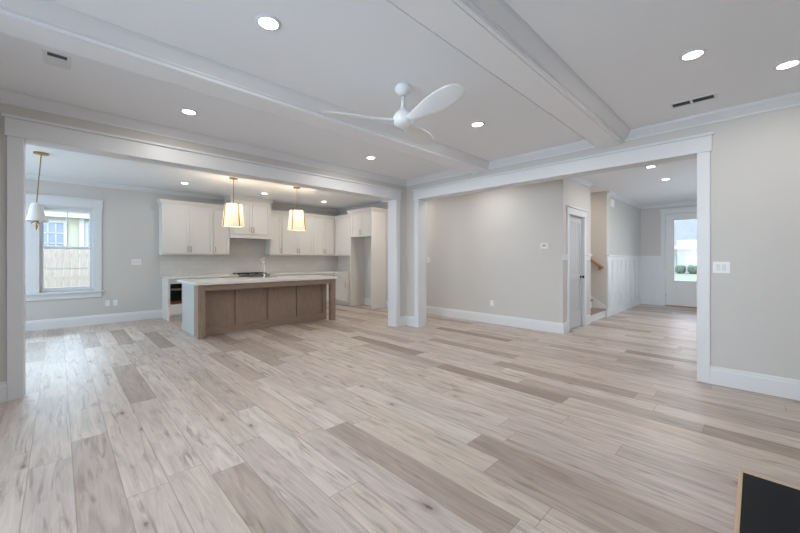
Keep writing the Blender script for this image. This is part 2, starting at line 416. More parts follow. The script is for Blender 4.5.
# ------------------------------------------------------------------ twin kitchen window
m = MB()
for x0, x1 in ((KX, KX + .02),):
    m.box(x0, x1, WY1, WY1 + .11, WZ0 - .03, WZ1); m.box(x0, x1, WY0 - .11, WY0, WZ0 - .03, WZ1)
    m.box(x0, x1 + .006, WY0 - .125, WY1 + .125, WZ1, WZ1 + .16); m.box(x0, x1 + .03, WY0 - .14, WY1 + .14, WZ1 + .16, WZ1 + .185)
    m.box(x0, x1, WY0 - .11, WY1 + .11, WZ0 - .14, WZ0 - .035)
m.box(KX - .06, KX + .055, WY0 - .14, WY1 + .15, WZ0 - .035, WZ0)
m.box(KX - T, KX, WY0, WY0 + .015, WZ0, WZ1); m.box(KX - T, KX, WY1 - .015, WY1, WZ0, WZ1); m.box(KX - T, KX, WY0, WY1, WZ1 - .015, WZ1)
m.box(KX - T, KX - .06, WY0, WY1, WZ0 - .01, WZ0 + .012)
m.box(KX - T, KX + .012, -.425, -.255, WZ0, WZ1)
struct(m.build('trim_13', TRIM, bevel=.003), 'white casing and sill of the twin window')
def sash_window(name, y0, y1, z0, z1, zm):
    r = sempty(name, (KX - .1, (y0 + y1) / 2, z0))
    xo, xi = KX - .135, KX - .095
    f = MB().box(xo - .03, xi + .03, y0, y0 + .02, z0, z1).box(xo - .03, xi + .03, y1 - .02, y1, z0, z1).box(xo - .03, xi + .03, y0, y1, z1 - .02, z1).box(xo - .03, xi + .03, y0, y1, z0, z0 + .02)
    f.build('window_frame', TRIM, r, bevel=.002)
    for nm, x0, x1, a, b in (('upper_sash', xo - .02, xo + .02, zm - .02, z1 - .02), ('lower_sash', xi - .02, xi + .02, z0 + .02, zm + .03)):
        s = MB().box(x0, x1, y0 + .02, y0 + .055, a, b).box(x0, x1, y1 - .055, y1 - .02, a, b).box(x0, x1, y0 + .06, y1 - .06, a, a + .05).box(x0, x1, y0 + .06, y1 - .06, b - .045, b)
        if nm == 'upper_sash': s.box(x0 + .012, x1 - .008, (y0 + y1) / 2 - .010, (y0 + y1) / 2 + .010, a, b)
        so = s.build(nm, TRIM, r, bevel=.002)
        MB().box((x0 + x1) / 2 - .003, (x0 + x1) / 2 + .003, y0 + .06, y1 - .06, a + .04, b - .04).build('pane', GLASS, so)
    MB().box(xo - .028, xo - .022, y0 + .02, y1 - .02, 1.14, 1.152).build('screen_bar', GRILL, r)['label'] = 'thin grey screen bar'
    return r
sash_window('window_1', -.255, .515, WZ0 + .012, WZ1 - .015, 1.555)
sash_window('window_2', -1.185, -.425, WZ0 + .012, WZ1 - .015, 1.555)

# ------------------------------------------------------------------ doors
d1 = sempty('door_1', (HX - .05, (DY0 + DY1) / 2, 0))
x0, x1 = HX - .075, HX - .04
a, b = DY0 + .003, DY1 - .003
s = MB().box(x0, x1, a, a + .11, .012, DZ - .004).box(x0, x1, b - .11, b, .012, DZ - .004)
for z0, z1 in ((.012, .33), (.93, 1.04), (DZ - .13, DZ - .004)):
    s.box(x0, x1, a + .11, b - .11, z0, z1)
s.build('door_frame', DOORG, d1, bevel=.003)
for z0, z1 in ((.33, .93), (1.04, DZ - .13)):
    p = MB(); n = 6; wd = (b - a - .22) / n
    for k in range(n):
        p.box(x0 + .008, x1 - .010, a + .11 + k * wd + .003, a + .11 + (k + 1) * wd - .003, z0, z1)
    p.box(x0 + .008, x1 - .016, a + .11, b - .11, z0, z1)
    p.build('door_panel', DOORG, d1, bevel=.002)
kn = MB(Matrix.Translation((x1, b - .06, .985)) @ Matrix.Rotation(R90, 4, 'Y'))
kn.lathe(0, 0, [(0, 0), (.028, 0), (.028, .006), (.012, .012), (.010, .035), (.026, .045), (.029, .058), (.022, .068), (0, .07)], 18)
kn.build('door_knob', BLACK, d1, smooth=True)['label'] = 'round black door knob'
for z in (.25, 1.1, 1.95):
    MB().box(x1 - .002, x1 + .006, a - .004, a + .012, z - .05, z + .05).build('hinge', BLACK, d1)

d2 = sempty('door_2', ((FX0 + FX1) / 2, FY + .08, 0))
y0, y1 = FY + .05, FY + .095
a, b = FX0 + .004, FX1 - .004; gz0, gz1 = .72, 2.44; g0, g1 = a + .19, b - .19
s = MB().box(a, a + .19, y0, y1, .02, FZ - .004).box(b - .19, b, y0, y1, .02, FZ - .004)
for z0, z1 in ((.02, .22), (.58, gz0), (gz1, FZ - .004)):
    s.box(g0, g1, y0, y1, z0, z1)
s.box(g0, g1, y0 + .012, y1 - .012, .22, .58)
s.box(g0 + .05, g1 - .05, y0 + .003, y1 - .003, .27, .53)
s.build('door_frame', FDOOR, d2, bevel=.004)
MB().box(g0 - .02, g0, y0 - .008, y1 + .008, gz0 - .02, gz1 + .02).box(g1, g1 + .02, y0 - .008, y1 + .008, gz0 - .02, gz1 + .02).box(g0, g1, y0 - .008, y1 + .008, gz0 - .02, gz0).box(g0, g1, y0 - .008, y1 + .008, gz1, gz1 + .02).build('glazing_bead', FDOOR, d2)
MB().box(g0, g1, (y0 + y1) / 2 - .004, (y0 + y1) / 2 + .004, gz0, gz1).build('pane', GLASS, d2)
for z in (.3, 1.0, 1.7, 2.4):
    MB().box(a - .006, a + .012, y0 - .006, y0 + .002, z - .05, z + .05).build('hinge', CHROME, d2)
MB().box(FX0, FX1, FY - .02, FY + .16, 0, .022).build('threshold', RAILW, d2)['label'] = 'oak threshold'
hk = MB(Matrix.Translation((b - .07, y0, 1.0)) @ Matrix.Rotation(R90, 4, 'X'))
hk.lathe(0, 0, [(0, 0), (.03, 0), (.03, .008), (.011, .012), (.011, .04), (.027, .05), (.027, .06), (0, .068)], 16)
hk.build('door_knob', BLACK, d2, smooth=True)

# ------------------------------------------------------------------ staircase and handrail
st = thing('staircase', (HX - .03, (SY0 + SY1) / 2, 0), 'oak tread staircase with white risers rising from the hall opening', 'stairs')
RUN, RISE = .27, .19
for k in range(9):
    x = HX - .03 - k * RUN
    MB().box(x - .02, x, SY0 + .02, SY1 - .03, k * RISE, (k + 1) * RISE - .03).build('riser', TRIM, st)
    MB().box(x - RUN - .02, x + .025, SY0 + .02, SY1 - .03, (k + 1) * RISE - .03, (k + 1) * RISE).build('tread', TREADW, st, bevel=.006)
xs = HX - .03
MB().prism([(xs + .02, 0), (xs + .02, .24), (xs - 9 * RUN, .24 + 9 * RISE), (xs - 9 * RUN, 9 * RISE - .1), (xs - RUN, 0)], 'y', SY1 - .024, SY1 - .002).build('skirt_board', TRIM, st)['label'] = 'white sloping skirt board'
hr = thing('handrail', (HX - .2, SY1, 1.1), 'short oak handrail climbing the stair wall', 'handrail')
p0 = Vector((HX - .05, SY1 - .065, 1.13)); dv = Vector((-RUN, 0, RISE)).normalized()
rail = MB()
pts = [p0 + dv * t for t in (0, 2.4)]
cross = [(.022, -.028), (.03, -.008), (.028, .014), (.016, .028), (-.016, .028), (-.028, .014), (-.03, -.008), (-.022, -.028)]
nup = Vector((RISE, 0, RUN)).normalized(); ny = Vector((0, 1, 0))
rail.loft([[tuple(p + ny * u + nup * v) for u, v in cross] for p in pts])
rail.build('rail', RAILW, hr, bevel=.003)
for t in (.12, 1.3):
    q = p0 + dv * t
    MB().tube([(q.x, q.y, q.z - .03), (q.x, q.y + .005, q.z - .07), (q.x, SY1 - .004, q.z - .09)], .009).box(q.x - .025, q.x + .025, SY1 - .006, SY1, q.z - .12, q.z - .06).build('bracket', BRASS, hr)

# ------------------------------------------------------------------ cabinets
def frame_of(face, u0, plane):
    """local (u, d, z): u along the run, d out of the wall"""
    if face == '+x': return Matrix(((0, 1, 0, plane), (1, 0, 0, u0), (0, 0, 1, 0), (0, 0, 0, 1)))
    return Matrix(((1, 0, 0, u0), (0, -1, 0, plane), (0, 0, 1, 0), (0, 0, 0, 1)))
def shaker(M, u0, u1, z0, z1, d, fr=.058, th=.02):
    m = MB(M)
    m.box(u0, u0 + fr, d, d + th, z0, z1).box(u1 - fr, u1, d, d + th, z0, z1)
    m.box(u0 + fr, u1 - fr, d, d + th, z0, z0 + fr).box(u0 + fr, u1 - fr, d, d + th, z1 - fr, z1)
    m.box(u0 + fr, u1 - fr, d, d + .004, z0 + fr, z1 - fr)
    return m
def pull(M, u, z, d, vert=True, ln=.14):
    m = MB(M); h = ln / 2
    if vert:
        m.tube([(u, d + .028, z - h), (u, d + .028, z + h)], .006, 8)
        for q in (-h + .02, h - .02): m.tube([(u, d, z + q), (u, d + .028, z + q)], .005, 8)
    else:
        m.tube([(u - h, d + .028, z), (u + h, d + .028, z)], .006, 8)
        for q in (-h + .02, h - .02): m.tube([(u + q, d, z), (u + q, d + .028, z)], .005, 8)
    return m
def root_at(M, wdt, z, dpt, name, label, cat, group):
    p = M @ Vector((wdt / 2, dpt / 2, z))
    return thing(name, p, label, cat, group)
def upper(face, u0, plane, wdt, z0, z1, dpt, doors, hand, label, group='white wall cabinets', crown=True, name='wall_cabinet', ends=(False, False), gap0=.012, gap1=.012, crown_h=.085):
    M = frame_of(face, u0, plane); r = root_at(M, wdt, z0, dpt, name, label, 'cabinet', group)
    MB(M).box(0, wdt, 0.001, dpt, z0, z1).build('body', CAB, r, bevel=.002)
    dw = (wdt - gap0 - gap1) / doors
    for k in range(doors):
        a = gap0 + k * dw + .002; b = gap0 + (k + 1) * dw - .002
        d = shaker(M, a, b, z0 + .025, z1 - .03, dpt).build('door', CAB, r, bevel=.002)
        h = hand[k]
        if h: pull(M, a + .03 if h == 'l' else b - .03, z0 + .13, dpt + .02).build('handle', BRASS, d, smooth=False)
    if crown:
        pr = [(dpt, z1 - .01), (dpt + .014, z1 - .01), (dpt + .02, z1 + .015), (dpt + .05, z1 + crown_h - .02), (dpt + .055, z1 + crown_h), (dpt - .02, z1 + crown_h), (dpt - .02, z1 - .01)]
        c = MB(M)
        l0 = -.055 if ends[0] else 0; l1 = wdt + .055 if ends[1] else wdt
        rings = []
        for end, ext in ((0, ends[0]), (1, ends[1])):
            rings.append([((-(dd - dpt) if ext else 0) if end == 0 else (wdt + (dd - dpt) if ext else wdt), dd, z) for dd, z in pr])
        c.loft(rings)
        for end, ext in ((0, ends[0]), (1, ends[1])):
            if ext:
                s = -1 if end == 0 else 1; o = 0 if end == 0 else wdt
                c.loft([[(o + s * (dd - dpt), t if dd >= dpt else t, z) for dd, z in pr] for t in (0.0,)] + [[(o + s * (dd - dpt), dd, z) for dd, z in pr]])
        c.build('crown_moulding', CAB, r)
    return r
UZ0, UZ1 = 1.435, 2.565
upper('+x', 1.625, KX, 1.03, UZ0, UZ1, .33, 2, ('r', 'l'), 'white double-door wall cabinet nearest the window', ends=(True, False), gap0=.03)
upper('+x', 2.655, KX, .375, UZ0, UZ1, .33, 1, ('l',), 'white single-door wall cabinet just left of the range hood')
upper('+x', 4.055, KX, .33, UZ0, UZ1, .33, 1, ('r',), 'white single-door wall cabinet just right of the range hood')
upper('+x', 4.385, KX, .97, UZ0, UZ1, .33, 2, ('r', 'l'), 'white double-door wall cabinet behind the right-hand lantern pendant')
upper('+x', 5.355, KX, .765, UZ0, UZ1, .33, 2, ('r', 'l'), 'white double-door wall cabinet in the far kitchen corner', gap1=.03)
upper('-y', KX + .33, KY, .995, UZ0, UZ1, .33, 1, ('r',), 'white wall cabinet between the kitchen corner and fridge alcove', gap0=.05)
# range hood cabinet reaching the ceiling
M = frame_of('+x', 3.03, KX)
r = root_at(M, 1.025, 1.9, .42, 'range_hood', 'white hood cabinet over the cooktop running up to the ceiling', 'range hood', None)
MB(M).box(0, 1.025, .001, .42, 1.93, CEIL - .1).build('body', CAB, r, bevel=.002)
MB(M).box(-.015, 1.04, .001, .45, 1.86, 1.92).box(-.008, 1.033, .001, .435, 1.92, 1.94).build('hood_ledge', CAB, r, bevel=.004)
MB(M).box(.12, .905, .05, .38, 1.85, 1.861).build('hood_insert', STEEL, r)
for a, b, h in ((.05, .508, 'r'), (.517, .975, 'l')):
    d = shaker(M, a, b, 1.965, CEIL - .14, .42).build('door', CAB, r, bevel=.002)
    pull(M, b - .03 if h == 'r' else a + .03, 2.075, .44).build('handle', BRASS, d)
c = MB(M); pr = [(0, CEIL - .11), (.014, CEIL - .11), (.022, CEIL - .07), (.04, CEIL - .02), (.045, CEIL - .002), (-.02, CEIL - .002), (-.02, CEIL - .11)]
c.sweep([(0, .0), (0, .42), (1.025, .42), (1.025, .0)], pr, False, 1)
c.build('crown_moulding', CAB, r)

# base cabinets
CT0, CT1 = .905, .945
def base_cab(face, u0, plane, wdt, dpt, doors, label, drawer=True, group='white base cabinets', end0=0):
    M = frame_of(face, u0, plane); r = root_at(M, wdt, 0, dpt, 'base_cabinet', label, 'cabinet', group)
    MB(M).box(0, wdt, .001, dpt, .10, CT0).box(0, wdt, .001, dpt - .05, 0, .10).build('body', CAB, r, bevel=.002)
    dw = (wdt - .024) / doors
    for k in range(doors):
        a = .012 + k * dw + .002; b = .012 + (k + 1) * dw - .002
        zt = CT0 - .02
        if drawer:
            q = MB(M).box(a, b, dpt, dpt + .02, zt - .15, zt).build('drawer', CAB, r, bevel=.002)
            pull(M, (a + b) / 2, zt - .075, dpt + .02, False).build('handle', BRASS, q)
            zt -= .155
        d = shaker(M, a, b, .12, zt, dpt).build('door', CAB, r, bevel=.002)
        pull(M, (b - .03) if k % 2 == 0 else (a + .03), zt - .13, dpt + .02).build('handle', BRASS, d)
    return r
BD = .60
M = frame_of('+x', 1.685, KX)
r = root_at(M, .68, 0, BD, 'base_cabinet', 'white base cabinet at the counter end holding the built-in microwave', 'cabinet', 'white base cabinets')
MB(M).box(0, .04, .001, BD, 0.0, CT0).box(.64, .68, .001, BD, .10, CT0).box(.04, .64, .001, BD, .10, .36).box(.04, .64, .001, BD, .80, CT0).box(.04, .64, .001, .1, .36, .80).box(.04, .64, .001, BD - .04, 0, .10).build('body', CAB, r, bevel=.002)
d = MB(M).box(.045, .635, BD, BD + .02, .13, .33).build('drawer', CAB, r, bevel=.002)
pull(M, .34, .24, BD + .02, False).build('handle', BRASS, d)
mw = root_at(M, .68, .362, BD, 'microwave', 'black built-in microwave in the counter end cabinet', 'microwave', None)
MB(M).box(.045, .635, .12, BD - .01, .363, .797).build('case', BLACK, mw)
MB(M).box(.045, .635, BD - .01, BD + .012, .70, .797).build('control_panel', BGLASS, mw, bevel=.003)
MB(M).box(.045, .635, BD - .01, BD + .016, .425, .655).build('door_glass', BGLASS, mw, bevel=.003)
MB(M).box(.045, .635, BD - .01, BD + .022, .658, .697).build('handle', STEEL, mw, bevel=.004)
MB(M).box(.045, .635, BD - .01, BD + .014, .363, .422).build('lower_reflection', COPPER_REFL, mw, bevel=.003)  # warm reflection in the microwave's lower part, painted as a copper strip
base_cab('+x', 2.365, KX, .765, BD, 2, 'white base cabinet between microwave cabinet and range')
base_cab('+x', 3.93, KX, .9, BD, 2, 'white base cabinet just right of the range')
base_cab('+x', 4.83, KX, 1.02, BD, 2, 'white base cabinet beside the kitchen corner on the back run')
base_cab('-y', KX + BD + .02, KY, .69, .57, 1, 'white base cabinet beside the fridge alcove')
MB_c = MB().box(KX + .001, KX + BD + .035, 1.665, 3.145, CT0, CT1).build('countertop', QUARTZ, bevel=.003)
tag(MB_c, 'white quartz countertop left of the range', 'countertop')
m = MB().box(KX + .001, KX + BD + .035, 3.915, KY - .002, CT0, CT1).box(KX + BD + .035, KX + BD + .71, KY - .605, KY - .002, CT0, CT1)
tag(m.build('countertop', QUARTZ, bevel=.003), 'white quartz countertop turning the corner right of the range', 'countertop')
struct(MB().box(KX, KX + .008, 1.64, KY, CT1, UZ0 + .01).box(KX, KX + .008, 3.03, 4.055, UZ0, 1.88).box(KX, KX + 1.29, KY - .008, KY, CT1, UZ0 + .01).build('trim_14', TILE), 'pale tile backsplash')
# range
r = thing('range', (KX + .32, 3.53, 0), 'stainless range with black cooktop grates under the white hood', 'range')
MB().box(KX + .02, KX + BD + .02, 3.15, 3.91, .02, .90).build('body', STEEL, r, bevel=.004)
MB().box(KX + .02, KX + BD + .03, 3.15, 3.91, .90, .95).build('cooktop', STEEL, r, bevel=.004)
for xa_ in (KX + .08, KX + .38):
    g = MB()
    for q in (0, .08, .16): g.box(xa_ + q, xa_ + q + .014, 3.19, 3.87, .968, .985)
    for q in (0, .22, .44, .666): g.box(xa_, xa_ + .174, 3.19 + q, 3.204 + q, .952, .982)
    g.build('grate', BLACK, r)
MB().box(KX + BD + .03, KX + BD + .045, 3.20, 3.86, .20, .70).build('oven_door', BGLASS, r, bevel=.004)
for k in range(5):
    kb = MB(Matrix.Translation((KX + BD + .02, 3.27 + k * .13, .84)) @ Matrix.Rotation(R90, 4, 'Y')); kb.lathe(0, 0, [(0, 0), (.022, 0), (.02, .03), (0, .03)], 14); kb.build('knob', BLACK, r)
# fridge alcove surround
FYF = 5.95; FX_L, FX_R = -8.12, -7.15; PT = .035
r = thing('fridge_surround', ((FX_L + FX_R) / 2, 6.2, 0), 'tall white refrigerator surround with empty alcove and cabinet above', 'cabinet')
MB().box(FX_R - PT, FX_R, FYF, KY - .001, 0, 2.64).build('side_panel', CAB, r, bevel=.002)
MB().box(FX_L, FX_L + PT, FYF, KY - .001, 0, 2.64).build('side_panel', CAB, r, bevel=.002)
MB().box(FX_L + PT, FX_R - PT, FYF + .03, KY - .001, 1.95, 2.64).build('body', CAB, r, bevel=.002)
M = frame_of('-y', FX_L + PT, KY); ww = FX_R - FX_L - 2 * PT
for k in range(2):
    a = .004 + k * ww / 2; b = a + ww / 2 - .008
    d = shaker(M, a, b, 1.965, 2.62, KY - FYF - .03).build('door', CAB, r, bevel=.002)
    pull(M, b - .03 if k == 0 else a + .03, 2.08, KY - FYF - .01).build('handle', BRASS, d)
c = MB(); pr = [(0, 2.61), (.014, 2.61), (.03, 2.64), (.065, 2.685), (.07, 2.705), (-.02, 2.705), (-.02, 2.61)]
c.sweep([(FX_L, 6.08), (FX_L, FYF), (FX_R, FYF), (FX_R, KY - .001)], pr, False, -1)
c.build('crown_moulding', CAB, r)

# ------------------------------------------------------------------ island
IX0, IX1, IY0, IY1 = -7.74, -6.49, 1.66, 4.37
r = thing('kitchen_island', ((IX0 + IX1) / 2, (IY0 + IY1) / 2, 0), 'long brown stained island with paneled front and corner posts', 'kitchen island')
MB().box(IX0 + .02, -6.75, IY0 + .06, IY1 - .09, .0, CT0).build('body', ISL, r, bevel=.002)
xf = -6.75; ya, yb = IY0 + .06, IY1 - .09
for za, zb in ((0, .14), (.80, CT0)):
    MB().box(xf, xf + .035, ya, yb, za, zb).build('face_rail', ISLH, r, bevel=.002)
n = 4; stw = .10; pw = (yb - ya - stw) / n
for k in range(n + 1):
    MB().box(xf, xf + .035, ya + k * pw, ya + k * pw + stw, .14, .80).build('face_stile', ISL, r, bevel=.002)
for yy in (IY0, IY1 - .11):
    for xx in (IX1 - .11,):
        MB().box(xx, xx + .11, yy, yy + .11, 0, CT0).build('corner_post', ISL, r, bevel=.004)
MB().box(IX1 - .09, IX1 - .02, IY0 + .11, IY1 - .11, .80, CT0).build('apron', ISLH, r, bevel=.002)
for ya_, yb_ in ((IY0 + .03, IY0 + .09), (IY1 - .09, IY1 - .03)):
    MB().box(-6.75, IX1 - .11, ya_, yb_, .80, CT0).build('apron', ISL, r, bevel=.002)
MB().box(-6.86, IX1 - .12, IY0 + .03, IY0 + .05, 0, CT0).build('return_panel', ISL, r)
e = MB().box(IX0 + .02, -6.86, IY0 + .04, IY0 + .06, 0, CT0).box(IX0 + .02, -6.86, IY0 + .028, IY0 + .04, 0, .13)
e.build('end_panel', ENDP, r, bevel=.002)['label'] = 'pale grey end panel'
MB().box(IX0, IX0 + .02, IY0 + .04, IY1 - .09, 0.1, CT0).build('back_panel', ISL, r)
SX0, SX1, SK0, SK1 = -7.62, -7.27, 2.80, 3.50
ct = MB().box(IX0 - .03, SX0, IY0 - .03, IY1 + .03, CT0, CT1).box(SX1, IX1 + .03, IY0 - .03, IY1 + .03, CT0, CT1).box(SX0, SX1, IY0 - .03, SK0, CT0, CT1).box(SX0, SX1, SK1, IY1 + .03, CT0, CT1)
ict = tag(ct.build('countertop', QUARTZ), 'white quartz countertop with sink on the brown island', 'countertop')
sk = MB().box(SX0, SX0 + .008, SK0, SK1, CT0 + .001, CT1 - .006).box(SX1 - .008, SX1, SK0, SK1, CT0 + .001, CT1 - .006).box(SX0, SX1, SK0, SK0 + .008, CT0 + .001, CT1 - .006).box(SX0, SX1, SK1 - .008, SK1, CT0 + .001, CT1 - .006).box(SX0, SX1, SK0, SK1, CT0 + .001, CT0 + .006)
sk.build('sink', STEEL, ict)['label'] = 'stainless sink'
fx, fy = -7.20, 3.08
r = thing('faucet', (fx, fy, CT1), 'tall chrome gooseneck faucet standing on the island', 'faucet')
MB().lathe(fx, fy, [(0, CT1), (.028, CT1), (.026, CT1 + .012), (.018, CT1 + .03), (.017, CT1 + .10), (0, CT1 + .10)], 18).build('base', CHROME, r, smooth=True)
pts = [(fx, fy, CT1 + .08), (fx, fy, CT1 + .335)]
for k in range(1, 13):
    t = PI * k / 12; pts.append((fx - .10 + .10 * math.cos(t), fy, CT1 + .335 + .10 * math.sin(t)))
pts.append((fx - .20, fy, CT1 + .295))
MB().tube(pts, .014, 12).build('spout', CHROME, r, smooth=True)
MB().tube([(fx - .20, fy, CT1 + .305), (fx - .20, fy, CT1 + .21)], .018, 12).build('spray_head', CHROME, r)
MB().tube([(fx, fy + .015, CT1 + .07), (fx + .01, fy + .075, CT1 + .09)], .007, 8).build('lever', CHROME, r)

# ------------------------------------------------------------------ pendants over the island
SHADE, nt, b = new_mat('linen_shade')
b.inputs['Base Color'].default_value = (*lin((250, 240, 222)), 1); b.inputs['Roughness'].default_value = .8
b.inputs['Emission Color'].default_value = (*lin((255, 236, 200)), 1)
tcx = nt.nodes.new('ShaderNodeTexCoord'); wv = nt.nodes.new('ShaderNodeTexNoise'); wv.inputs['Scale'].default_value = 60
mr = nt.nodes.new('ShaderNodeMapRange'); mr.inputs[3].default_value = .36; mr.inputs[4].default_value = .52
nt.links.new(tcx.outputs['Object'], wv.inputs['Vector']); nt.links.new(wv.outputs['Fac'], mr.inputs[0]); nt.links.new(mr.outputs[0], b.inputs['Emission Strength'])
tl = nt.nodes.new('ShaderNodeBsdfTranslucent'); tl.inputs['Color'].default_value = (*lin((255, 238, 205)), 1)
mx = nt.nodes.new('ShaderNodeMixShader'); mx.inputs[0].default_value = .12
nt.links.new(b.outputs[0], mx.inputs[1]); nt.links.new(tl.outputs[0], mx.inputs[2]); nt.links.new(mx.outputs[0], nt.nodes['Material Output'].inputs['Surface'])
def pendant(x, y, label, phase):
    r = thing('pendant_light', (x, y, CEIL), label, 'pendant light', 'lantern pendants over the island')
    zt, zb = 2.40, 1.975; rt, rb = .152, .198
    MB().lathe(x, y, [(0, CEIL - .001), (.075, CEIL - .001), (.075, CEIL - .022), (.01, CEIL - .03), (0, CEIL - .03)], 20).build('canopy', BRASS, r)
    MB().tube([(x, y, CEIL - .02), (x, y, zt - .03)], .007, 8).build('rod', BRASS, r)
    sh = MB()
    sh.lathe(x, y, [(rt, zt), (rb, zb)], 40)
    so = sh.build('lamp_shade', SHADE, r, smooth=False)
    for z, rr in ((zt, rt + .003), (zb, rb + .003)):
        MB().lathe(x, y, [(rr, z - .006), (rr + .004, z - .006), (rr + .004, z + .006), (rr, z + .006), (rr, z - .006)], 40).build('shade_rim', TRIM, r)
    sp = MB()
    for k in range(3): 
        a = phase + k * 2 * PI / 3
        sp.tube([(x, y, zt - .02), (x + rt * math.cos(a), y + rt * math.sin(a), zt - .004)], .004, 6)
    sp.build('spider', BRASS, r)
    for k in range(4):
        a = phase + k * PI / 2
        ca, sa = math.cos(a), math.sin(a); t = .010
        q = MB()
        q.loft([[(x + (rr + dd) * ca - tt * sa, y + (rr + dd) * sa + tt * ca, z) for dd, tt in ((0.002, -t), (.012, -t), (.012, t), (.002, t))] for rr, z in ((rt, zt + .012), (rb, zb - .012))])
        q.build('strap', BRASS, r)
    MB().lathe(x, y, [(0, 2.30), (.02, 2.29), (.03, 2.25), (.022, 2.21), (.014, 2.19), (.014, 2.15), (0, 2.15)][::-1], 14).build('bulb', BULB, r, smooth=True)
    l = bpy.data.lights.new('bulb_light', 'POINT'); l.energy = 15; l.color = (1.0, .80, .55); l.shadow_soft_size = .04
    lo = bpy.data.objects.new('bulb_light', l); COL.objects.link(lo); lo.parent = r; lo.location = (0, 0, 2.35 - CEIL)
    return r
BULB = emit('warm_bulb', (255, 225, 175), 5)
pendant(-7.10, 2.43, 'brass strapped drum lantern nearer the window', math.radians(12))
pendant(-7.085, 3.76, 'brass strapped drum lantern nearer the fridge alcove', math.radians(32))

# dining pendant by the window
x, y = -7.42, -.18
r = thing('dining_pendant', (x, y, CEIL), 'slim brass rod pendant with white bell shade before the window', 'pendant light')
MB().lathe(x, y, [(0, CEIL - .001), (.085, CEIL - .001), (.085, CEIL - .02), (.012, CEIL - .028), (0, CEIL - .028)], 22).build('canopy', BRASS, r)
ys = y - .05
MB().tube([(x, y, CEIL - .02), (x, ys, 2.15)], .007, 8).build('rod', BRASS, r)
MB().lathe(x, ys, [(.016, 2.17), (.045, 2.165), (.066, 2.13), (.078, 2.06), (.088, 2.00), (.105, 1.94), (.130, 1.905), (.126, 1.900), (.10, 1.935), (.082, 1.995), (.072, 2.06), (.060, 2.12), (.040, 2.155), (.016, 2.16)], 32).build('lamp_shade', PLASTIC, r, smooth=True)
MB().lathe(x, ys, [(0, 2.14), (.012, 2.14), (.012, 1.93), (.03, 1.92), (.03, 1.90), (.012, 1.89), (.012, 1.85), (.022, 1.835), (.012, 1.80), (.004, 1.77), (0, 1.77)], 14).build('finial', BRASS, r, smooth=True)
for k in range(3):
    a = k * 2 * PI / 3 + .5
    MB().tube([(x, ys, 1.905), (x + .05 * math.cos(a), ys + .05 * math.sin(a), 1.875), (x + .05 * math.cos(a), ys + .05 * math.sin(a), 1.845)], .006, 6).build('drop', BLACK, r)

# ------------------------------------------------------------------ ceiling fan
fx, fy = -2.244, 2.235
r = thing('ceiling_fan', (fx, fy, CEIL), 'white three-blade ceiling fan between the two beams', 'ceiling fan')
MB().lathe(fx, fy, [(0, CEIL - .001), (.062, CEIL - .001), (.072, CEIL - .02), (.070, CEIL - .045), (.045, CEIL - .075), (.022, CEIL - .085), (0, CEIL - .085)], 28).build('canopy', FAN, r, smooth=True)
MB().tube([(fx, fy, CEIL - .075), (fx, fy, 2.68)], .014, 14).build('downrod', FAN, r, smooth=True)
MB().tube([(fx, fy, CEIL - .082), (fx, fy, CEIL - .098)], .018, 12).build('collar', CHROME, r)
MB().lathe(fx, fy, [(0, 2.72), (.025, 2.72), (.03, 2.70), (.06, 2.675), (.085, 2.64), (.09, 2.60), (.085, 2.575), (.06, 2.55), (0, 2.545)], 32).build('motor_housing', FAN, r, smooth=True)
def blade(ang):
    m = MB(Matrix.Translation((fx, fy, 2.605)) @ Matrix.Rotation(ang, 4, 'Z'))
    secs = [(.06, .035, .0, 30, .022), (.14, .050, .0, 26, .016), (.26, .085, .006, 20, .012), (.40, .116, .012, 16, .010), (.52, .124, .018, 13, .009), (.62, .112, .022, 11, .008), (.69, .085, .025, 9, .007), (.725, .040, .026, 8, .005)]
    rings = []
    for rr, hw, dz, tw, th in secs:
        t = -math.radians(tw); ring = []
        off = .02 * math.sin(rr * 4)
        for u, v in ((-1, 0), (-.6, .8), (0, 1), (.6, .8), (1, 0), (.6, -.8), (0, -1), (-.6, -.8)):
            yy = u * hw + off; zz = v * th
            ring.append((rr, yy * math.cos(t) - zz * math.sin(t), dz + yy * math.sin(t) + zz * math.cos(t)))
        rings.append(ring)
    m.loft(rings)
    return m.build('blade', FAN, r, smooth=True, sub=1)
for a in (112, 232, 352): blade(math.radians(a))

# ------------------------------------------------------------------ recessed lights
def downlight(x, y, label, group, power=9.0, rad=.060, warm=(1.0, .955, .90)):
    r = thing('recessed_light', (x, y, CEIL), label, 'ceiling light', group)
    MB().lathe(x, y, [(rad, CEIL - .001), (rad + .022, CEIL - .001), (rad + .020, CEIL - .006), (rad + .004, CEIL - .010), (rad, CEIL - .008), (rad, CEIL - .001)], 32).build('trim_ring', TRIM, r, smooth=True)
    MB().lathe(x, y, [(0, CEIL - .0055), (rad, CEIL - .0055), (rad, CEIL - .001), (0, CEIL - .001)], 32).build('diffuser', DISC, r)
    l = bpy.data.lights.new('downlight_lamp', 'AREA'); l.shape = 'DISK'; l.size = .12; l.energy = power; l.color = warm
    o = bpy.data.objects.new('downlight_lamp', l); COL.objects.link(o); o.parent = r; o.location = (0, 0, -.012)
    return r
G1 = 'recessed lights of the living room'
downlight(-2.264, .996, 'large recessed ceiling light nearest the camera, between the beams', G1)
downlight(-4.226, .994, 'recessed ceiling light between the left beam and kitchen opening', G1, 7)
downlight(-4.18, 3.46, 'recessed ceiling light above the corner pillar, left of the fan', G1)
downlight(-2.27, 3.485, 'recessed ceiling light just right of the ceiling fan blade', G1)
downlight(-.342, 3.476, 'recessed ceiling light right of the right beam, near the slot vent', G1, 6)
downlight(.176, 4.20, 'recessed ceiling light at the right picture edge', G1, 5)
G2 = 'recessed lights of the kitchen'
